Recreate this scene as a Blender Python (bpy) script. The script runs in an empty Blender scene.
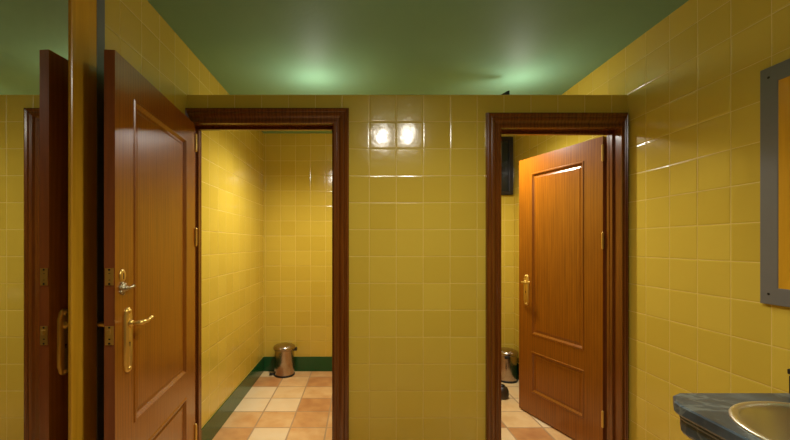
import bpy, bmesh, math, random
from math import pi, cos, sin
from mathutils import Vector
C = bpy.context.scene.collection
E = 1.27                      # eye height
XL, XR = -0.9645, 1.49        # side walls
YF, YFB = 2.10, 2.20          # partition with the two doors
YB, YBR = 3.765, 3.65          # back walls of the stalls
CZ = E+1.104                     # ceiling
PZ = E+.831                    # top of the partition
YR = -1.3                     # wall behind the camera

# ------------------------------------------------------------ node helpers
class NT:
    def __init__(s, name):
        s.m = bpy.data.materials.new(name); s.m.use_nodes = True
        s.t = s.m.node_tree; s.n = s.t.nodes
        s.b = s.n['Principled BSDF']
    def node(s, typ, **kw):
        nd = s.n.new(typ)
        for k, v in kw.items(): setattr(nd, k, v)
        return nd
    def link(s, a, b): s.t.links.new(a, b)
    def math(s, op, a, b=None, c=None, clamp=False):
        nd = s.n.new('ShaderNodeMath'); nd.operation = op; nd.use_clamp = clamp
        for i, v in enumerate((a, b, c)):
            if v is None: continue
            if isinstance(v, (int, float)): nd.inputs[i].default_value = v
            else: s.link(v, nd.inputs[i])
        return nd.outputs[0]
    def smooth(s, v, lo, hi):
        nd = s.n.new('ShaderNodeMapRange'); nd.interpolation_type = 'SMOOTHSTEP'
        s.link(v, nd.inputs[0]); nd.inputs[1].default_value = lo; nd.inputs[2].default_value = hi
        return nd.outputs[0]
    def mix(s, fac, a, b, blend='MIX'):
        nd = s.n.new('ShaderNodeMix'); nd.data_type = 'RGBA'; nd.blend_type = blend
        for sock, v in ((nd.inputs[0], fac), (nd.inputs[6], a), (nd.inputs[7], b)):
            if isinstance(v, (int, float)): sock.default_value = v
            elif isinstance(v, tuple): sock.default_value = (*v, 1) if len(v) == 3 else v
            else: s.link(v, sock)
        return nd.outputs[2]
    def noise(s, vec, scale, detail=2, rough=.5):
        nd = s.n.new('ShaderNodeTexNoise'); nd.inputs['Scale'].default_value = scale
        nd.inputs['Detail'].default_value = detail; nd.inputs['Roughness'].default_value = rough
        if vec is not None: s.link(vec, nd.inputs['Vector'])
        return nd
    def ramp(s, fac, stops):
        nd = s.n.new('ShaderNodeValToRGB'); r = nd.color_ramp
        while len(r.elements) < len(stops): r.elements.new(.5)
        for e, (p, c) in zip(r.elements, stops): e.position = p; e.color = (*c, 1)
        s.link(fac, nd.inputs[0]); return nd.outputs[0]
    def bump(s, h, dist, strength=1.0):
        nd = s.n.new('ShaderNodeBump'); nd.inputs['Distance'].default_value = dist
        nd.inputs['Strength'].default_value = strength
        s.link(h, nd.inputs['Height']); s.link(nd.outputs[0], s.b.inputs['Normal'])
    def setb(s, **kw):
        for k, v in kw.items():
            k = k.replace('_', ' ')
            s.b.inputs[k].default_value = (*v, 1) if isinstance(v, tuple) else v

def lin(r, g, b):
    return tuple(((c/255)/12.92 if c/255 <= .04045 else ((c/255+.055)/1.055)**2.4) for c in (r, g, b))

def simple(name, col, rough=.5, metal=0.0, **kw):
    t = NT(name); t.setb(Base_Color=col, Roughness=rough, Metallic=metal, **kw)
    n = t.noise(None, 30, 2)
    tc = t.node('ShaderNodeTexCoord'); t.link(tc.outputs['Object'], n.inputs['Vector'])
    c = t.mix(t.math('MULTIPLY', n.outputs[0], .25), col, tuple(x*.7 for x in col))
    t.link(c, t.b.inputs['Base Color'])
    return t.m

def tile_mat(name, axis, off, base, dark, grout, size=.15, zoff=.001, floor=False):
    t = NT(name)
    geo = t.node('ShaderNodeNewGeometry'); sep = t.node('ShaderNodeSeparateXYZ')
    t.link(geo.outputs['Position'], sep.inputs[0])
    u = t.math('DIVIDE', t.math('SUBTRACT', sep.outputs[axis], off), size)
    v = t.math('DIVIDE', t.math('SUBTRACT', sep.outputs[1 if floor else 2], zoff), size)
    fu, fv = t.math('FRACT', u), t.math('FRACT', v)
    cu, cv = t.math('FLOOR', u), t.math('FLOOR', v)
    cmb = t.node('ShaderNodeCombineXYZ'); t.link(cu, cmb.inputs[0]); t.link(cv, cmb.inputs[1])
    cmb.inputs[2].default_value = axis*3.7
    wn = t.node('ShaderNodeTexWhiteNoise'); wn.noise_dimensions = '3D'; t.link(cmb.outputs[0], wn.inputs[0])
    sc = t.node('ShaderNodeSeparateColor'); t.link(wn.outputs['Color'], sc.inputs[0])
    eu = t.math('MINIMUM', fu, t.math('SUBTRACT', 1, fu))
    ev = t.math('MINIMUM', fv, t.math('SUBTRACT', 1, fv))
    e = t.math('MINIMUM', eu, ev)
    n1 = t.noise(geo.outputs['Position'], 5 if not floor else 9, 3)
    if floor:
        jit = t.math('ADD', t.math('MULTIPLY', sc.outputs[0], .85), t.math('MULTIPLY', n1.outputs[0], .55))
        jit = t.math('SUBTRACT', jit, .18)
        col = t.ramp(jit, [(0.0, lin(184, 122, 70)), (.3, lin(216, 162, 100)), (.6, lin(238, 200, 140)), (1.0, lin(240, 214, 170))])
        g0, g1 = .012, .03
    else:
        col = t.mix(t.math('MULTIPLY', sc.outputs[2], .6), base, dark)
        col = t.mix(t.math('MULTIPLY', n1.outputs[0], .3), col, dark)
        g0, g1 = .006, .013
    gm = t.smooth(e, g0, g1)
    col = t.mix(gm, grout, col)
    t.link(col, t.b.inputs['Base Color'])
    rr = t.node('ShaderNodeMapRange'); t.link(gm, rr.inputs[0])
    rr.inputs[3].default_value = .45; rr.inputs[4].default_value = .15 if not floor else .42
    t.link(rr.outputs[0], t.b.inputs['Roughness'])
    t.setb(IOR=1.5)
    if not floor: t.b.inputs['Specular IOR Level'].default_value = .6
    n2 = t.noise(geo.outputs['Position'], 14, 2)
    tilt = t.math('ADD', t.math('MULTIPLY', t.math('SUBTRACT', sc.outputs[0], .5), fu),
                  t.math('MULTIPLY', t.math('SUBTRACT', sc.outputs[1], .5), fv))
    h = t.math('ADD', t.math('MULTIPLY', tilt, .9), t.math('MULTIPLY', t.smooth(e, 0.0, .05), .4))
    h = t.math('ADD', h, t.math('MULTIPLY', n2.outputs[0], .5))
    t.bump(h, .0022 if not floor else .003)
    return t.m

YB_, YD_, YG_ = lin(206, 178, 68), lin(192, 163, 54), lin(216, 190, 98)
M = {}
M['tile_x'] = tile_mat('yellow_tile_facing_x', 1, .015, YB_, YD_, YG_)
M['tile_y'] = tile_mat('yellow_tile_facing_y', 0, .052, YB_, YD_, YG_)
M['tile_back'] = tile_mat('yellow_tile_stall_back', 0, -.042, YB_, YD_, YG_)
M['floor'] = tile_mat('terracotta_tile', 0, -.232, None, None, lin(186, 150, 110), size=.2495, zoff=3.605, floor=True)
M['green'] = simple('green_glazed_tile', lin(22, 78, 38), .2)

def ceiling_mat():
    t = NT('green_ceiling_paint')
    geo = t.node('ShaderNodeNewGeometry')
    n = t.noise(geo.outputs['Position'], 2.2, 3)
    t.link(t.mix(n.outputs[0], lin(126, 168, 136), lin(116, 158, 126)), t.b.inputs['Base Color'])
    n2 = t.noise(geo.outputs['Position'], 60, 2)
    t.setb(Roughness=.6); t.b.inputs['Specular IOR Level'].default_value = .25; t.bump(n2.outputs[0], .0006)
    return t.m
M['ceiling'] = ceiling_mat()

def wood(name, a, b, rough=.28, grain=(14, 14, .9), c=None):
    t = NT(name)
    tc = t.node('ShaderNodeTexCoord'); mp = t.node('ShaderNodeMapping')
    mp.inputs['Scale'].default_value = grain
    t.link(tc.outputs['Object'], mp.inputs[0])
    n = t.noise(mp.outputs[0], 4, 5, .6)
    w = t.node('ShaderNodeTexWave'); w.inputs['Scale'].default_value = 1.2; w.inputs['Distortion'].default_value = 6
    w.inputs['Detail'].default_value = 3; t.link(mp.outputs[0], w.inputs[0])
    f = t.math('ADD', t.math('MULTIPLY', n.outputs[0], .8), t.math('MULTIPLY', w.outputs['Fac'], .2))
    t.link(t.ramp(f, [(.25, b), (.75, a)]), t.b.inputs['Base Color'])
    t.setb(Roughness=rough)
    t.b.inputs['Coat Weight'].default_value = .25; t.b.inputs['Coat Roughness'].default_value = .2
    t.bump(n.outputs[0], .0004)
    return t.m
M['door'] = wood('honey_stained_door_wood', lin(150, 87, 10), lin(118, 63, 5))
M['edge'] = wood('reddish_door_edge_wood', lin(146, 78, 34), lin(118, 58, 24))
M['casing'] = wood('dark_stained_casing_wood', lin(118, 64, 16), lin(88, 44, 10), .22)
M['ochre_wood'] = wood('ochre_varnished_wood', lin(214, 160, 38), lin(192, 138, 28), .25)
M['grey_metal'] = simple('grey_painted_metal', lin(118, 118, 116), .42, .35)
M['screw'] = simple('dark_screw_steel', lin(50, 48, 44), .4, .8)
M['brass'] = simple('aged_brass', lin(222, 182, 92), .30, .8)
M['nickel'] = simple('tarnished_nickel', lin(176, 160, 124), .28, 1.0)
M['steel'] = simple('brushed_steel', lin(176, 160, 144), .24, 1.0)
M['basin'] = simple('polished_basin_steel', lin(244, 236, 208), .34, 1.0)
M['black'] = simple('black_plastic', lin(18, 18, 20), .35)
M['hole'] = simple('dark_keyhole', lin(10, 8, 6), .8)
M['darkframe'] = simple('dark_window_frame', lin(34, 24, 18), .35)
M['brown_plastic'] = simple('dark_brown_plastic', lin(60, 44, 26), .4)
M['white'] = simple('white_liner_plastic', lin(226, 222, 210), .5)
M['cabinet'] = wood('dark_red_cabinet_wood', lin(70, 26, 18), lin(44, 16, 12), .4)
M['shade'] = simple('dark_green_grey_lamp_metal', lin(22, 30, 22), .5, .3)
M['mirror'] = simple('silvered_mirror', (.90, .90, .85), .0, 1.0)
t = NT('night_glass'); t.setb(Base_Color=lin(30, 36, 40), Roughness=.15); M['glass'] = t.m

def slate():
    t = NT('dark_slate_stone')
    tc = t.node('ShaderNodeTexCoord')
    n = t.noise(tc.outputs['Object'], 7, 6, .65)
    n2 = t.noise(tc.outputs['Object'], 3.0, 4, .6); n2.inputs['Distortion'].default_value = 1.6
    v = t.math('ABSOLUTE', t.math('SUBTRACT', n2.outputs[0], .5))
    vein = t.math('SUBTRACT', 1, t.smooth(v, 0.0, .035))
    c = t.ramp(n.outputs[0], [(.3, lin(36, 46, 54)), (.55, lin(58, 72, 80)), (.8, lin(92, 106, 110))])
    c = t.mix(t.math('MULTIPLY', vein, .35), c, lin(136, 146, 138))
    t.link(c, t.b.inputs['Base Color']); t.setb(Roughness=.3)
    t.bump(n.outputs[0], .0008)
    return t.m
M['slate'] = slate()

def emit(name, col, s):
    t = NT(name); t.setb(Base_Color=(.9, .9, .85)); t.b.inputs['Emission Color'].default_value = (*col, 1)
    t.b.inputs['Emission Strength'].default_value = s; return t.m
WARM = (1.0, .95, .84)
M['bulb'] = emit('warm_frosted_bulb', WARM, 55)
M['stall_bulb'] = emit('stall_frosted_bulb', (1, .97, .90), 75)

# ------------------------------------------------------------ mesh helpers
def link(name, bm, mat, parent=None, smooth=False, loc=None, rotz=0, bevel=0):
    bmesh.ops.remove_doubles(bm, verts=bm.verts, dist=1e-6)
    bmesh.ops.recalc_face_normals(bm, faces=bm.faces)
    me = bpy.data.meshes.new(name); bm.to_mesh(me); bm.free()
    for m in (mat if isinstance(mat, (list, tuple)) else [mat]): me.materials.append(M[m])
    if smooth:
        for p in me.polygons: p.use_smooth = True
    o = bpy.data.objects.new(name, me); C.objects.link(o)
    if parent: o.parent = parent
    if loc: o.location = loc
    o.rotation_euler.z = rotz
    if bevel:
        b = o.modifiers.new('bevel', 'BEVEL'); b.width = bevel; b.segments = 2; b.limit_method = 'ANGLE'
        b.harden_normals = False
    return o
def box(bm, x0, y0, z0, x1, y1, z1, mi=0):
    v = [bm.verts.new(p) for p in ((x0,y0,z0),(x1,y0,z0),(x1,y1,z0),(x0,y1,z0),(x0,y0,z1),(x1,y0,z1),(x1,y1,z1),(x0,y1,z1))]
    for f in ((0,3,2,1),(4,5,6,7),(0,1,5,4),(1,2,6,5),(2,3,7,6),(3,0,4,7)):
        fc = bm.faces.new([v[i] for i in f]); fc.material_index = mi
def mk(*boxes):
    bm = bmesh.new()
    for b in boxes: box(bm, *b)
    return bm
def lathe(bm, prof, seg=40, c=(0, 0, 0), axis='z', sx=1, sy=1, cap=True):
    rings = []
    def P(r, h, a):
        x, y = r*cos(a)*sx, r*sin(a)*sy
        q = {'z': (x, y, h), 'y': (x, h, y), 'x': (h, x, y)}[axis]
        return (q[0]+c[0], q[1]+c[1], q[2]+c[2])
    for r, h in prof:
        rings.append([bm.verts.new(P(r, h, 2*pi*i/seg)) for i in range(seg)] if r > 1e-5 else [bm.verts.new(P(0, h, 0))])
    for a, b in zip(rings, rings[1:]):
        for i in range(seg):
            j = (i+1) % seg
            if len(a) == 1 and len(b) == 1: continue
            if len(a) == 1: bm.faces.new((a[0], b[i], b[j]))
            elif len(b) == 1: bm.faces.new((a[i], a[j], b[0]))
            else: bm.faces.new((a[i], a[j], b[j], b[i]))
    if cap:
        for r in (rings[0], rings[-1]):
            if len(r) > 2: bm.faces.new(r)
def tube(bm, pts, radii, seg=12):
    pts = [Vector(p) for p in pts]; rings = []
    for i, p in enumerate(pts):
        d = (pts[min(i+1, len(pts)-1)] - pts[max(i-1, 0)]).normalized()
        up = Vector((0, 0, 1)) if abs(d.z) < .9 else Vector((0, 1, 0))
        a = d.cross(up).normalized(); b = a.cross(d).normalized()
        r = radii[i] if isinstance(radii, (list, tuple)) else radii
        rings.append([bm.verts.new(p + r*(a*cos(2*pi*k/seg) + b*sin(2*pi*k/seg))) for k in range(seg)])
    for A, B in zip(rings, rings[1:]):
        for k in range(seg): bm.faces.new((A[k], A[(k+1) % seg], B[(k+1) % seg], B[k]))
    bm.faces.new(rings[0]); bm.faces.new(rings[-1])
def thing(name, label, cat, loc=(0, 0, 0), rotz=0, group=None, kind=None):
    o = bpy.data.objects.new(name, None); C.objects.link(o); o.location = loc; o.rotation_euler.z = rotz
    o.empty_display_size = .1
    return tag(o, label, cat, group, kind)
def tag(o, label, cat, group=None, kind=None):
    o['label'] = label; o['category'] = cat
    if group: o['group'] = group
    if kind: o['kind'] = kind
    return o
def struct(name, bm, mat, label, cat, **kw):
    return tag(link(name, bm, mat, **kw), label, cat, kind='structure')

# ------------------------------------------------------------ room shell
T = .12
struct('floor', mk((XL-T, YR-T, -.1, XR+T, YB+T, 0)), 'floor', 'mottled terracotta and cream square floor tiles', 'floor')
struct('ceiling', mk((XL-T, YR-T, CZ, XR+T, YB+T, CZ+.1)), 'ceiling', 'plain green painted ceiling running over the partition', 'ceiling')
struct('wall_left', mk((XL-T, YR-T, 0, XL, YB+T, CZ)), 'tile_x', 'yellow square tiled wall on the left, behind the open door', 'wall')
struct('wall_right', mk((XR, YR-T, 0, XR+T, YB+T, CZ)), 'tile_x', 'yellow square tiled wall on the right, above the stone counter', 'wall')
struct('wall_rear', mk((XL, YR-T, 0, XR, YR, CZ)), 'tile_y', 'yellow tiled wall behind the viewer', 'wall')
DX0, DX1 = .33, .41
struct('wall_back_left', mk((XL, YB, 0, DX0, YB+T, CZ)), 'tile_back', 'yellow tiled back wall of the left stall behind the steel bin', 'wall')
struct('wall_back_right', mk((DX1, YBR, 0, XR, YBR+T, CZ)), 'tile_y', 'yellow tiled back wall of the right stall with a dark window', 'wall')
struct('wall_divider', mk((DX0, YFB, 0, DX1, YB+T, PZ)), 'tile_x', 'yellow tiled dividing wall between the two stalls', 'wall')
# openings (clear size) : left, right
OPL = (-.930, -.148, E+.668)
OPR = (.783, 1.448, E+.642)
L = .02
bm = mk((XL, YF, 0, OPL[0]-L, YFB, PZ), (OPL[0]-L, YF, OPL[2]+L, OPL[1]+L, YFB, PZ),
        (OPL[1]+L, YF, 0, OPR[0]-L, YFB, PZ), (OPR[0]-L, YF, OPR[2]+L, OPR[1]+L, YFB, PZ), (OPR[1]+L, YF, 0, XR, YFB, PZ))
struct('wall_front', bm, 'tile_y', 'low yellow tiled partition with two doorways, stopping short of the ceiling', 'wall')

def baseboard(name, boxes, label):
    struct(name, mk(*boxes), 'green', label, 'baseboard', bevel=.002)
BH, BT = .146, .006
baseboard('baseboard_left', [(XL, YFB, 0, XL+BT, YB, BH)], 'dark green glazed skirting along the left wall of the left stall')
baseboard('baseboard_back_left', [(XL+BT, YB-BT, 0, DX0, YB, BH)], 'dark green glazed skirting behind the steel pedal bin')
baseboard('baseboard_back_right', [(DX1, YBR-BT, 0, XR-BT, YBR, BH)], 'green glazed skirting on the back wall of the right stall')
baseboard('baseboard_right', [(XR-BT, YFB, 0, XR, YBR, BH)], 'green glazed skirting on the right wall of the right stall')
baseboard('baseboard_front', [(OPL[1]+.1, YF-BT, 0, OPR[0]-.1, YF, BH)], 'green glazed skirting between the two doorways')

# ------------------------------------------------------------ door frames
PROF = [(0, 0), (0, .012), (.004, .016), (.014, .016), (.020, .011), (.030, .011), (.040, .020), (.052, .024), (.060, .020), (.064, .024), (.074, .027), (.082, .023), (.085, .016), (.085, 0)]
def frame(name, op, wl, wr, label):
    x0, x1, zt = op; root = thing(name, label, 'door frame', ((x0+x1)/2, YF, 0), kind='structure')
    cx = (x0+x1)/2
    bm = bmesh.new(); rows = []
    for w, d in PROF:
        a, b = w*wl/.085, w*wr/.085
        rows.append([bm.verts.new(p) for p in ((x0-a-cx, -d, 0), (x0-a-cx, -d, zt+w), (x1+b-cx, -d, zt+w), (x1+b-cx, -d, 0))])
    for A, B in zip(rows, rows[1:]):
        for k in range(3): bm.faces.new((A[k], A[k+1], B[k+1], B[k]))
    for k in (0, 3): bm.faces.new([r[k] for r in rows])
    link('casing', bm, 'casing', root)
    # lining with a stop bead
    y0, y1 = -.001, .112
    bm = mk((x0-L-cx, y0, 0, x0-cx, y1, zt+L), (x1-cx, y0, 0, x1+L-cx, y1, zt+L), (x0-cx, y0, zt, x1-cx, y1, zt+L))
    link('lining', bm, 'casing', root)
    s0, s1 = (.048, .075)
    bm = mk((x0-cx, s0, 0, x0+.011-cx, s1, zt), (x1-.011-cx, s0, 0, x1-cx, s1, zt), (x0+.011-cx, s0, zt-.016, x1-.011-cx, s1, zt))
    link('stop_bead', bm, 'casing', root, bevel=.002)
    return root
frame('trim_1', OPL, .0335, .087, 'dark wooden moulded frame around the left doorway')
frame('trim_2', OPR, .084, .030, 'dark wooden moulded frame around the right doorway')

# ------------------------------------------------------------ doors
def leaf_mesh(w, z0, z1, th, panels, stile):
    bm = bmesh.new()
    loops = [(0, 0), (.004, .004), (.011, .004), (.016, -.002), (.022, -.009), (.030, -.009), (.040, -.006)]
    zs = [z0]
    for a, b in panels: zs += [a, b]
    zs.append(z1)
    for s in (0, 1):
        def P(x, d, z): return bm.verts.new((x, d if s == 0 else -th-d, z))
        def q(x0, a, x1, b): bm.faces.new([P(x0, 0, a), P(x1, 0, a), P(x1, 0, b), P(x0, 0, b)])
        q(0, z0, stile, z1); q(w-stile, z0, w, z1)
        for i in range(0, len(zs), 2): q(stile, zs[i], w-stile, zs[i+1])
        for a, b in panels:
            prev = None
            for ins, d in loops:
                r = [P(stile+ins, d, a+ins), P(w-stile-ins, d, a+ins), P(w-stile-ins, d, b-ins), P(stile+ins, d, b-ins)]
                if prev:
                    for k in range(4): bm.faces.new((prev[k], prev[(k+1) % 4], r[(k+1) % 4], r[k]))
                prev = r
            bm.faces.new(prev)
    for a, b in (((0, z0), (0, z1)), ((w, z0), (w, z1)), ((0, z0), (w, z0)), ((0, z1), (w, z1))):
        f = bm.faces.new([bm.verts.new((a[0], 0, a[1])), bm.verts.new((b[0], 0, b[1])), bm.verts.new((b[0], -th, b[1])), bm.verts.new((a[0], -th, a[1]))])
        f.material_index = 1
    return bm
def handle(root, w, s, zt, zb, zl, side, th, mat='brass'):
    """long plate with rounded finials, lever pointing back to the hinge side; side +1 visible face"""
    y = 0 if side > 0 else -th
    x = w - s
    bm = bmesh.new()
    hw, n = .026, 14
    top, bot = [], []
    outline = []
    zc_t, zc_b = zt-.022, zb+.022
    for k in range(n+1):
        a = pi*k/n; outline.append((hw*.8*cos(a), zc_t+.022*sin(a)))
    outline += [(-hw, zc_t-.012), (-hw, zc_b+.012)]
    for k in range(n+1):
        a = pi+pi*k/n; outline.append((hw*.8*cos(a), zc_b+.022*sin(a)))
    outline += [(hw, zc_b+.012), (hw, zc_t-.012)]
    A = [bm.verts.new((x+u, y, z)) for u, z in outline]
    B = [bm.verts.new((x+u, y+side*.004, z)) for u, z in outline]
    Cc = [bm.verts.new((x+u*.72, y+side*.009, (z-(zt+zb)/2)*.965+(zt+zb)/2)) for u, z in outline]
    m = len(outline)
    for P, Q in ((A, B), (B, Cc)):
        for k in range(m): bm.faces.new((P[k], P[(k+1) % m], Q[(k+1) % m], Q[k]))
    bm.faces.new(Cc)
    for zz in (zt-.014, zb+.014):
        lathe(bm, [(.010, 0), (.010, side*.004), (.006, side*.009), (0, side*.011)], 16, (x, y+side*.004, zz), 'y', cap=False)
    h = link('handle_plate', bm, mat, root, smooth=True)
    bm = bmesh.new()
    lathe(bm, [(.014, 0), (.014, side*.006), (.010, side*.012), (.008, side*.016)], 18, (x, y+side*.006, zl), 'y')
    Y = y+side*.048
    tube(bm, [(x, y+side*.012, zl), (x, Y-side*.008, zl), (x-.006, Y, zl), (x-.03, Y+side*.002, zl+.001), (x-.05, Y, zl-.003), (x-.068, Y-side*.002, zl+.001), (x-.080, Y+side*.003, zl+.005), (x-.086, Y+side*.004, zl+.007)],
         [.007, .007, .0085, .0075, .0065, .0065, .0075, .004], 14)
    link('lever', bm, mat, h, smooth=True)
    # keyhole under the lever
    bm = bmesh.new(); lathe(bm, [(.0035, 0), (.0035, side*.001)], 12, (x, y+side*.009, zl-.07), 'y')
    box(bm, x-.0015, y+side*.009, zl-.083, x+.0015, y+side*.010, zl-.07); link('keyhole', bm, 'hole', h)
    return h

def make_door(name, label, p, d, w, z0, z1, extras):
    rot = math.atan2(d[1], d[0]); th = .035
    root = thing(name, label, 'door', (p[0], p[1], 0), rot, kind='structure')
    pan = [(z0+.165, E-.79), (E-.668, z1-.118)]
    lf = link('door_leaf', leaf_mesh(w, z0, z1, th, pan, .128), ['door', 'edge'], root)
    hz = E-.285
    for side in (1, -1): handle(root, w, .080 if side > 0 else .056, E-.228, E-.462, hz, side, th)
    # hinges
    for z in (z1-.10, z1-.62, z0+.22):
        bm = bmesh.new()
        yy = .004 if not extras else -th-.004
        yy = extras['hinge_y']
        lathe(bm, [(0, -.052), (.005, -.049), (.007, -.045), (.007, .045), (.005, .049), (0, .052)], 14, (-.004, yy, z), 'z', cap=False)
        box(bm, -.0015, min(yy, yy*.2-.01), z-.045, .0005, max(yy, -.03), z+.045)
        link('hinge', bm, 'brass', root)
    return root, th
def screw(bm, c, axis='y', side=1, r=.0035):
    lathe(bm, [(r, 0), (r, side*.001), (0, side*.0018)], 10, c, axis, cap=False)

# left door
fx, fy = -.8305, 1.278
hx, hy = -.9075, 2.072
ln = math.hypot(fx-hx, fy-hy)
dl, th = make_door('door_1', 'honey-stained two-panel wooden door standing wide open on the left, brass latch edge facing out',
                   (hx, hy), ((fx-hx)/ln, (fy-hy)/ln), ln, .010, E+.658, {'hinge_y': .004})
w = ln
# latch plates set in the free edge
for zt, zb in ((E-.082, E-.140), (E-.278, E-.342)):
    bm = bmesh.new()
    x = w
    # frame of the plate with cut-outs
    for b in ((-.031, -.021, zb, zt), (-.014, -.004, zb, zt), (-.021, -.014, zt-.017, zt), (-.021, -.014, zb, zb+.017), (-.022, -.013, (zt+zb)/2-.010, (zt+zb)/2+.010)):
        box(bm, x-.0005, b[0], b[2], x+.0018, b[1], b[3])
    pl = link('latch_plate', bm, 'brass', dl)
    link('latch_recess', mk((x-.0004, -.027, zb+.01, x+.0006, -.008, zt-.01)), 'hole', pl)
    bm = bmesh.new()
    for z in (zt-.005, zb+.005): screw(bm, (x+.0018, -.0175, z), 'x', 1)
    link('screw', bm, 'screw', pl)
link('latch_bolt', mk((w, -.024, E-.306, w+.008, -.012, E-.290)), 'brass', dl, bevel=.002)
# oval key escutcheon
bm = bmesh.new(); xk = w-.046
lathe(bm, [(.0145, 0), (.0145, .002), (.010, .005), (.0045, .005)], 28, (xk, 0, E-.112), 'y', sx=1.45, sy=1.6)
es = link('key_escutcheon', bm, 'brass', dl, smooth=True)
link('keyhole', mk((xk-.0022, .0045, E-.124, xk+.0022, .0056, E-.102)), 'hole', es)
# surface bolt with a turn
bm = bmesh.new(); zc = E-.156
lathe(bm, [(.019, 0), (.019, .003), (.015, .006), (.009, .008), (.009, .016), (.006, .020), (0, .021)], 24, (xk, 0, zc), 'y', cap=False)
for k in range(6):
    a = k*pi/3+.3; lathe(bm, [(.007, 0), (.007, .005), (0, .009)], 10, (xk+.017*cos(a), 0, zc+.017*sin(a)), 'y', cap=False)
tb = link('thumb_turn', bm, 'nickel', dl, smooth=True)
bm = bmesh.new(); tube(bm, [(xk, .016, zc), (xk-.018, .018, zc), (xk-.034, .018, zc+.002), (xk-.046, .017, zc+.004)], [.005, .004, .004, .006], 10)
link('turn_lever', bm, 'nickel', tb, smooth=True)

# right door
hx, hy = 1.441, 2.237
fx, fy = 1.226, 2.906
ln = math.hypot(fx-hx, fy-hy)
dr, th = make_door('door_2', 'honey-stained two-panel wooden door opened inwards into the right stall',
                   (hx, hy), ((fx-hx)/ln, (fy-hy)/ln), ln, .012, E+.640, {'hinge_y': .006})

# ------------------------------------------------------------ window in the right stall
x0, x1, z0, z1 = 1.03, 1.472, E+.474, E+1.03
wr = thing('window_1', 'small dark-framed night window high on the back wall of the right stall', 'window', ((x0+x1)/2, YBR, (z0+z1)/2), kind='structure')
a, b, f = (x1-x0)/2, (z1-z0)/2, .036
link('window_frame', mk((-a, -.03, -b, -a+f, 0, b), (a-f, -.03, -b, a, 0, b), (-a+f, -.03, -b, a-f, 0, -b+f), (-a+f, -.03, b-f, a-f, 0, b)), 'darkframe', wr, bevel=.003)
link('pane', mk((-a+f, -.012, -b+f, a-f, -.006, b-f)), 'glass', wr)

# ------------------------------------------------------------ mirrors
def mirror(name, label, wall, y0, y1, z0, z1, g, wd, screws):
    """wall -1 left / +1 right; grey metal surround, ochre sloping wood inner frame, glass"""
    X = XL if wall < 0 else XR
    n = -wall
    root = thing(name, label, 'mirror', (X, (y0+y1)/2, (z0+z1)/2))
    a, b = (y1-y0)/2, (z1-z0)/2
    def rings(spec):
        bm = bmesh.new(); prev = None
        for i, (ins, d) in enumerate(spec):
            r = [bm.verts.new((n*d, s*(a-ins), t*(b-ins))) for s, t in ((-1, -1), (1, -1), (1, 1), (-1, 1))]
            if prev:
                for k in range(4): bm.faces.new((prev[k], prev[(k+1) % 4], r[(k+1) % 4], r[k]))
            prev = r
        return bm
    link('metal_surround', rings([(0, .0), (0, .0135), (.0015, .015), (g-.001, .015), (g, .014), (g, .002)]), 'grey_metal', root)
    link('wooden_frame', rings([(g+.0005, .001), (g+.0005, .0135), (g+wd*.3, .012), (g+wd-.020, .006), (g+wd-.016, .013), (g+wd-.003, .013), (g+wd, .011), (g+wd, .001)]), 'ochre_wood', root)
    i = g+wd-.004
    link('mirror_glass', mk((min(n*.001, n*.006), -a+i, -b+i, max(n*.001, n*.006), a-i, b-i)), 'mirror', root)
    for (s, t) in ((-1, -1), (1, -1), (1, 1), (-1, 1)):
        bm = bmesh.new(); screw(bm, (n*.015, s*(a-g*.5), t*(b-g*.62)), 'x', n, .0045)
        link('screw', bm, 'screw', root)
    return root
mirror('wall_mirror', 'tall wall mirror on the left wall, reflecting the open door and green ceiling', -1, -.25, 1.405, .18, 2.34, .043, .117, None)
mirror('wall_mirror', 'grey-framed mirror with ochre inner edge on the right wall above the counter', 1, .22, 1.391, E-.2175, E+.638, .060, .10, None)

# ------------------------------------------------------------ counter
CTZ = E-.436
out = [(XR, 1.106), (.935, 1.106), (.905, 1.090), (.873, 1.048), (.866, 1.02), (.862, -.45), (XR, -.45)]
def offset(poly, d):
    res = []
    for i, p in enumerate(poly):
        x, y = p
        if i in (0, len(poly)-1): res.append((x, y-d if i == 0 else y)); continue
        if i == len(poly)-2: res.append((x+d, y)); continue
        a, b = Vector(poly[i-1]), Vector(poly[i+1]); q = Vector(p)
        e1, e2 = (q-a).normalized(), (b-q).normalized()
        n = (Vector((-e1.y, e1.x)) + Vector((-e2.y, e2.x))).normalized()
        k = 1/max(.5, n.dot(Vector((-e1.y, e1.x))))
        res.append((x+n.x*d*k, y+n.y*d*k))
    return res
BC, BR = (1.10, .835), .198
prof = [(.004, 0), (0, -.004), (0, -.026), (.005, -.033), (.012, -.035), (.012, -.042), (.015, -.048), (.015, -.078), (.020, -.086), (.040, -.090), (.044, -.110), (.055, -.118)]
bm = bmesh.new(); prev = None; first = None
for d, z in prof:
    r = [bm.verts.new((x, y, CTZ+z)) for x, y in offset(out, d)]
    if prev:
        for k in range(len(r)): bm.faces.new((prev[k], prev[(k+1) % len(r)], r[(k+1) % len(r)], r[k]))
    else: first = r
    prev = r
N = 64
hole = [bm.verts.new((BC[0]+(BR-.004)*cos(2*pi*k/N), BC[1]+(BR-.004)*sin(2*pi*k/N), CTZ)) for k in range(N)]
eds = [bm.edges.get((first[k], first[(k+1) % len(first)])) or bm.edges.new((first[k], first[(k+1) % len(first)])) for k in range(len(first))]
eds += [bm.edges.new((hole[k], hole[(k+1) % N])) for k in range(N)]
bmesh.ops.triangle_fill(bm, edges=eds, use_beauty=True)
low = [bm.verts.new((v.co.x, v.co.y, CTZ-.118)) for v in hole]
for k in range(N): bm.faces.new((hole[k], hole[(k+1) % N], low[(k+1) % N], low[k]))
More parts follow.
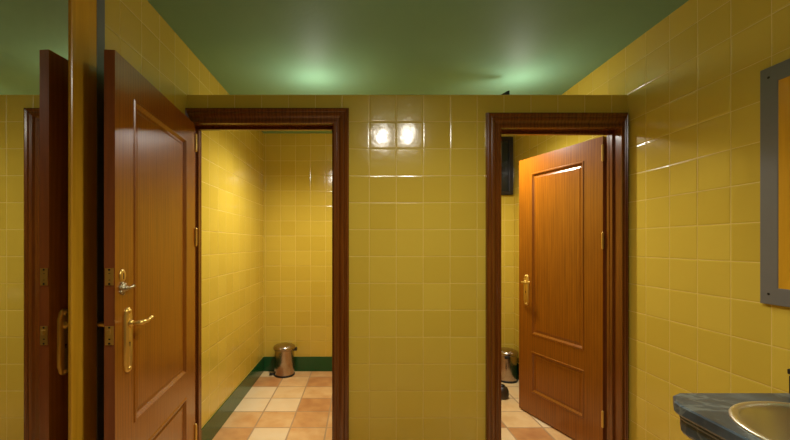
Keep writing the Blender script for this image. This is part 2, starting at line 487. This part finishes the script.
eds = [bm.edges.get((prev[k], prev[(k+1) % len(prev)])) for k in range(len(prev))] + [bm.edges.get((low[k], low[(k+1) % N])) for k in range(N)]
bmesh.ops.triangle_fill(bm, edges=eds)
ct = tag(link('stone_countertop', bm, 'slate'), 'dark grey veined stone countertop with moulded edge and clipped corner below the right mirror', 'countertop')
# basin
bs = thing('wash_basin', 'round polished steel basin sunk into the dark stone countertop', 'sink', (BC[0], BC[1], CTZ))
bm = bmesh.new()
lathe(bm, [(BR+.006, .0005), (BR+.004, .004), (BR-.002, .0055), (BR-.010, .004), (BR-.016, -.002), (BR-.022, -.014), (BR-.040, -.052), (BR-.075, -.092), (BR-.12, -.112), (.045, -.122), (.024, -.125), (.022, -.135), (0, -.135)], 72, cap=False)
o = link('bowl', bm, 'basin', bs, smooth=True); so = o.modifiers.new('s', 'SOLIDIFY'); so.thickness = .0012; so.offset = -1
bm = bmesh.new(); lathe(bm, [(.024, -.1235), (.026, -.121), (.020, -.121), (.016, -.124), (0, -.124)], 32, cap=False)
link('drain', bm, 'steel', bs, smooth=True)
# cabinet
cab = thing('vanity_cabinet', 'dark reddish-brown cabinet under the stone countertop', 'cabinet', (1.2, .32, 0))
cz = CTZ-.122
X0, X1, Y0, Y1 = .955-1.2, XR-.03-1.2, -.38-.32, 1.02-.32
link('carcass', mk((X0+.02, Y0, .08, X1, Y0+.018, cz), (X0+.02, Y1-.018, .08, X1, Y1, cz), (X1-.01, Y0+.018, .08, X1, Y1-.018, cz),
                   (X0+.02, Y0+.018, .08, X1-.01, Y1-.018, .10), (X0+.06, Y0, 0, X1, Y1, .08), (X0, Y0, cz-.05, X0+.02, Y1, cz)), 'cabinet', cab, bevel=.002)
n = 3; wd = (Y1-Y0)/n
for i in range(n):
    y = Y0+i*wd
    dd = link('door', mk((X0, y+.003, .09, X0+.018, y+wd-.003, cz-.055)), 'cabinet', cab, bevel=.003)
    bm = bmesh.new(); lathe(bm, [(.006, 0), (.006, -.012), (.012, -.018), (.010, -.024), (0, -.026)], 16, (X0, y+wd-.05, cz-.12), 'x', cap=False)
    link('knob', bm, 'brass', dd, smooth=True)
# black dish
kd = thing('soap_dish', 'small black block-shaped soap dish on the far edge of the stone countertop', 'soap dish', (1.305, 1.077, CTZ))
link('body', mk((-.060, -.020, 0, .060, .020, .056)), 'black', kd, bevel=.005)
link('lid', mk((-.062, -.022, .057, .062, .022, .074)), 'black', kd, bevel=.004)

# ------------------------------------------------------------ bins
def make_bin(label, loc, rotz, r, h):
    root = thing('pedal_bin', label, 'bin', loc, rotz)
    bm = bmesh.new(); lathe(bm, [(r*.93, .0), (r*.95, .004), (r*.95, .016), (r*.90, .020), (0, .020)], 48, cap=False); link('base_ring', bm, 'black', root, smooth=False)
    bm = bmesh.new(); lathe(bm, [(r*.90, .014), (r*.92, .018), (r*.89, h*.5), (r*.86, h-.05), (r*.86, h-.045)], 56); link('body', bm, 'steel', root, smooth=True)
    bm = bmesh.new(); lathe(bm, [(r*.88, h-.046), (r*.98, h-.044), (r*1.0, h-.036), (r*.99, h-.028), (r*.95, h-.016), (r*.80, h-.006), (r*.4, h-.001), (0, h)], 56, cap=False); link('lid', bm, 'steel', root, smooth=True)
    bm = mk((r*.80, -.022, h-.064, r*1.16, .022, h-.036)); link('hinge_block', bm, 'black', root, bevel=.006)
    bm = bmesh.new(); tube(bm, [(-r*.8, -.012, .010), (-r*1.18, -.014, .010), (-r*1.30, 0, .012), (-r*1.18, .014, .010), (-r*.8, .012, .010)], .0055, 10)
    box(bm, -r*1.34, -.022, .008, -r*1.10, .022, .016)
    link('pedal', bm, 'black', root, bevel=.002)
    return root
make_bin('steel pedal bin with domed lid in the far corner of the left stall', (-.735, 3.665, 0), math.radians(8), .106, .297)
make_bin('steel pedal bin half hidden behind the open right stall door', (1.372, 3.525, 0), math.radians(250), .102, .288)
pot = thing('brush_holder', 'low dark brown rounded pot on the floor at the edge of the right doorway', 'brush holder', (1.172, 3.12, 0))
bm = bmesh.new(); lathe(bm, [(.046, 0), (.052, .006), (.057, .03), (.056, .06), (.046, .085), (.030, .097), (.026, .098), (.026, .09), (0, .09)], 36, cap=False)
link('body', bm, 'brown_plastic', pot, smooth=True)
bm = bmesh.new(); lathe(bm, [(.024, .088), (.024, .104), (.010, .110), (0, .111)], 24, cap=False); link('cap', bm, 'black', pot, smooth=True)

# ------------------------------------------------------------ lamps
def plight(name, loc, power, col, r):
    ld = bpy.data.lights.new(name, 'POINT'); ld.energy = power; ld.color = col; ld.shadow_soft_size = r
    o = bpy.data.objects.new(name, ld); C.objects.link(o); o.location = loc; return o
def globe_lamp(x, y, label):
    root = thing('ceiling_lamp', label, 'lamp', (x, y, CZ))
    bm = bmesh.new(); lathe(bm, [(.050, 0), (.050, -.008), (.040, -.016), (.020, -.020), (.012, -.026), (.009, -.032), (.009, -.092), (.014, -.098), (.014, -.11), (0, -.11)], 32, cap=False)
    link('lamp_base', bm, 'nickel', root, smooth=True)
    bm = bmesh.new(); r = .036
    lathe(bm, [(.014, -.104)]+[(r*sin(a), -.138+r*cos(a)) for a in [pi*k/14 for k in range(2, 14)]]+[(0, -.138-r)], 24, cap=False)
    link('bulb', bm, 'bulb', root, smooth=True)
    ld = bpy.data.lights.new('room_light', 'SPOT'); ld.energy = 37; ld.color = WARM; ld.shadow_soft_size = .03
    ld.spot_size = math.radians(150); ld.spot_blend = 1
    o = bpy.data.objects.new('light_source', ld); C.objects.link(o); o.location = (x, y, CZ-.185); o.rotation_euler.x = math.radians(12)
globe_lamp(.18, .96, 'round warm ceiling bulb, the left one of the pair before the partition')
globe_lamp(.41, .96, 'round warm ceiling bulb, the right one of the pair before the partition')

def stall_lamp(x, label, shade, power):
    root = thing('stall_lamp', label, 'lamp', (x, YFB, E+.775))
    bm = bmesh.new(); lathe(bm, [(.034, 0), (.034, .008), (.026, .014), (.012, .018), (0, .018)], 28, axis='y', cap=False)
    link('wall_plate', bm, 'shade', root, smooth=True)
    bm = bmesh.new(); tube(bm, [(0, .01, 0), (0, .12, .004), (0, .24, .010), (0, .285, .016), (0, .30, .034), (0, .30, .06)], .008, 12)
    lathe(bm, [(.018, .045), (.020, .05), (.020, .078), (.016, .082)], 20, (0, .30, 0)); link('arm', bm, 'shade', root, smooth=True)
    bm = bmesh.new(); r = .034
    lathe(bm, [(.013, .078)]+[(r*sin(a), .11-r*cos(a)) for a in [pi*k/14 for k in range(2, 15)]], 24, (0, .30, 0), cap=False)
    link('bulb', bm, 'stall_bulb', root, smooth=True)
    if shade:
        bm = bmesh.new()
        f = [(-.158, .195), (-.085, .237), (-.072, .240), (-.070, .150), (-.074, .030), (-.008, .012), (-.008, .002), (-.120, .002), (-.150, .06)]
        A = [bm.verts.new((u, .288, z)) for u, z in f]; B = [bm.verts.new((u, .306, z)) for u, z in f]
        bm.faces.new(A); bm.faces.new(B)
        for k in range(len(f)): bm.faces.new((A[k], A[(k+1) % len(f)], B[(k+1) % len(f)], B[k]))
        link('shade', bm, 'shade', root, bevel=.003)
    ld = bpy.data.lights.new('stall_light', 'SPOT'); ld.energy = power; ld.color = (1, .97, .90); ld.shadow_soft_size = .035
    ld.spot_size = math.radians(172); ld.spot_blend = 1
    o = bpy.data.objects.new('light_source', ld); C.objects.link(o); o.location = (x-(.12 if shade else 0), YFB+.58, E+.86)
stall_lamp(-.30, 'lamp behind the partition lighting the left stall from above its doorway', False, 84)
stall_lamp(1.06, 'lamp with dark shade peeping over the partition above the right doorway', True, 78)

# ------------------------------------------------------------ camera and world
cam = bpy.data.cameras.new('camera'); co = bpy.data.objects.new('camera', cam); C.objects.link(co)
co.location = (0, 0, E); co.rotation_euler = (pi/2, 0, 0)
cam.sensor_width = 36; cam.lens = 377/790*36; cam.shift_x = (395-360)/790; cam.shift_y = (244-220)/790
cam.clip_start = .02
sc = bpy.context.scene; sc.camera = co
w = bpy.data.worlds.new('world'); sc.world = w; w.use_nodes = True
w.node_tree.nodes['Background'].inputs[0].default_value = (.02, .02, .02, 1)
sc.view_settings.view_transform = 'Standard'; sc.view_settings.exposure = 0
sc.cycles.max_bounces = 10; sc.cycles.diffuse_bounces = 6; sc.cycles.glossy_bounces = 6
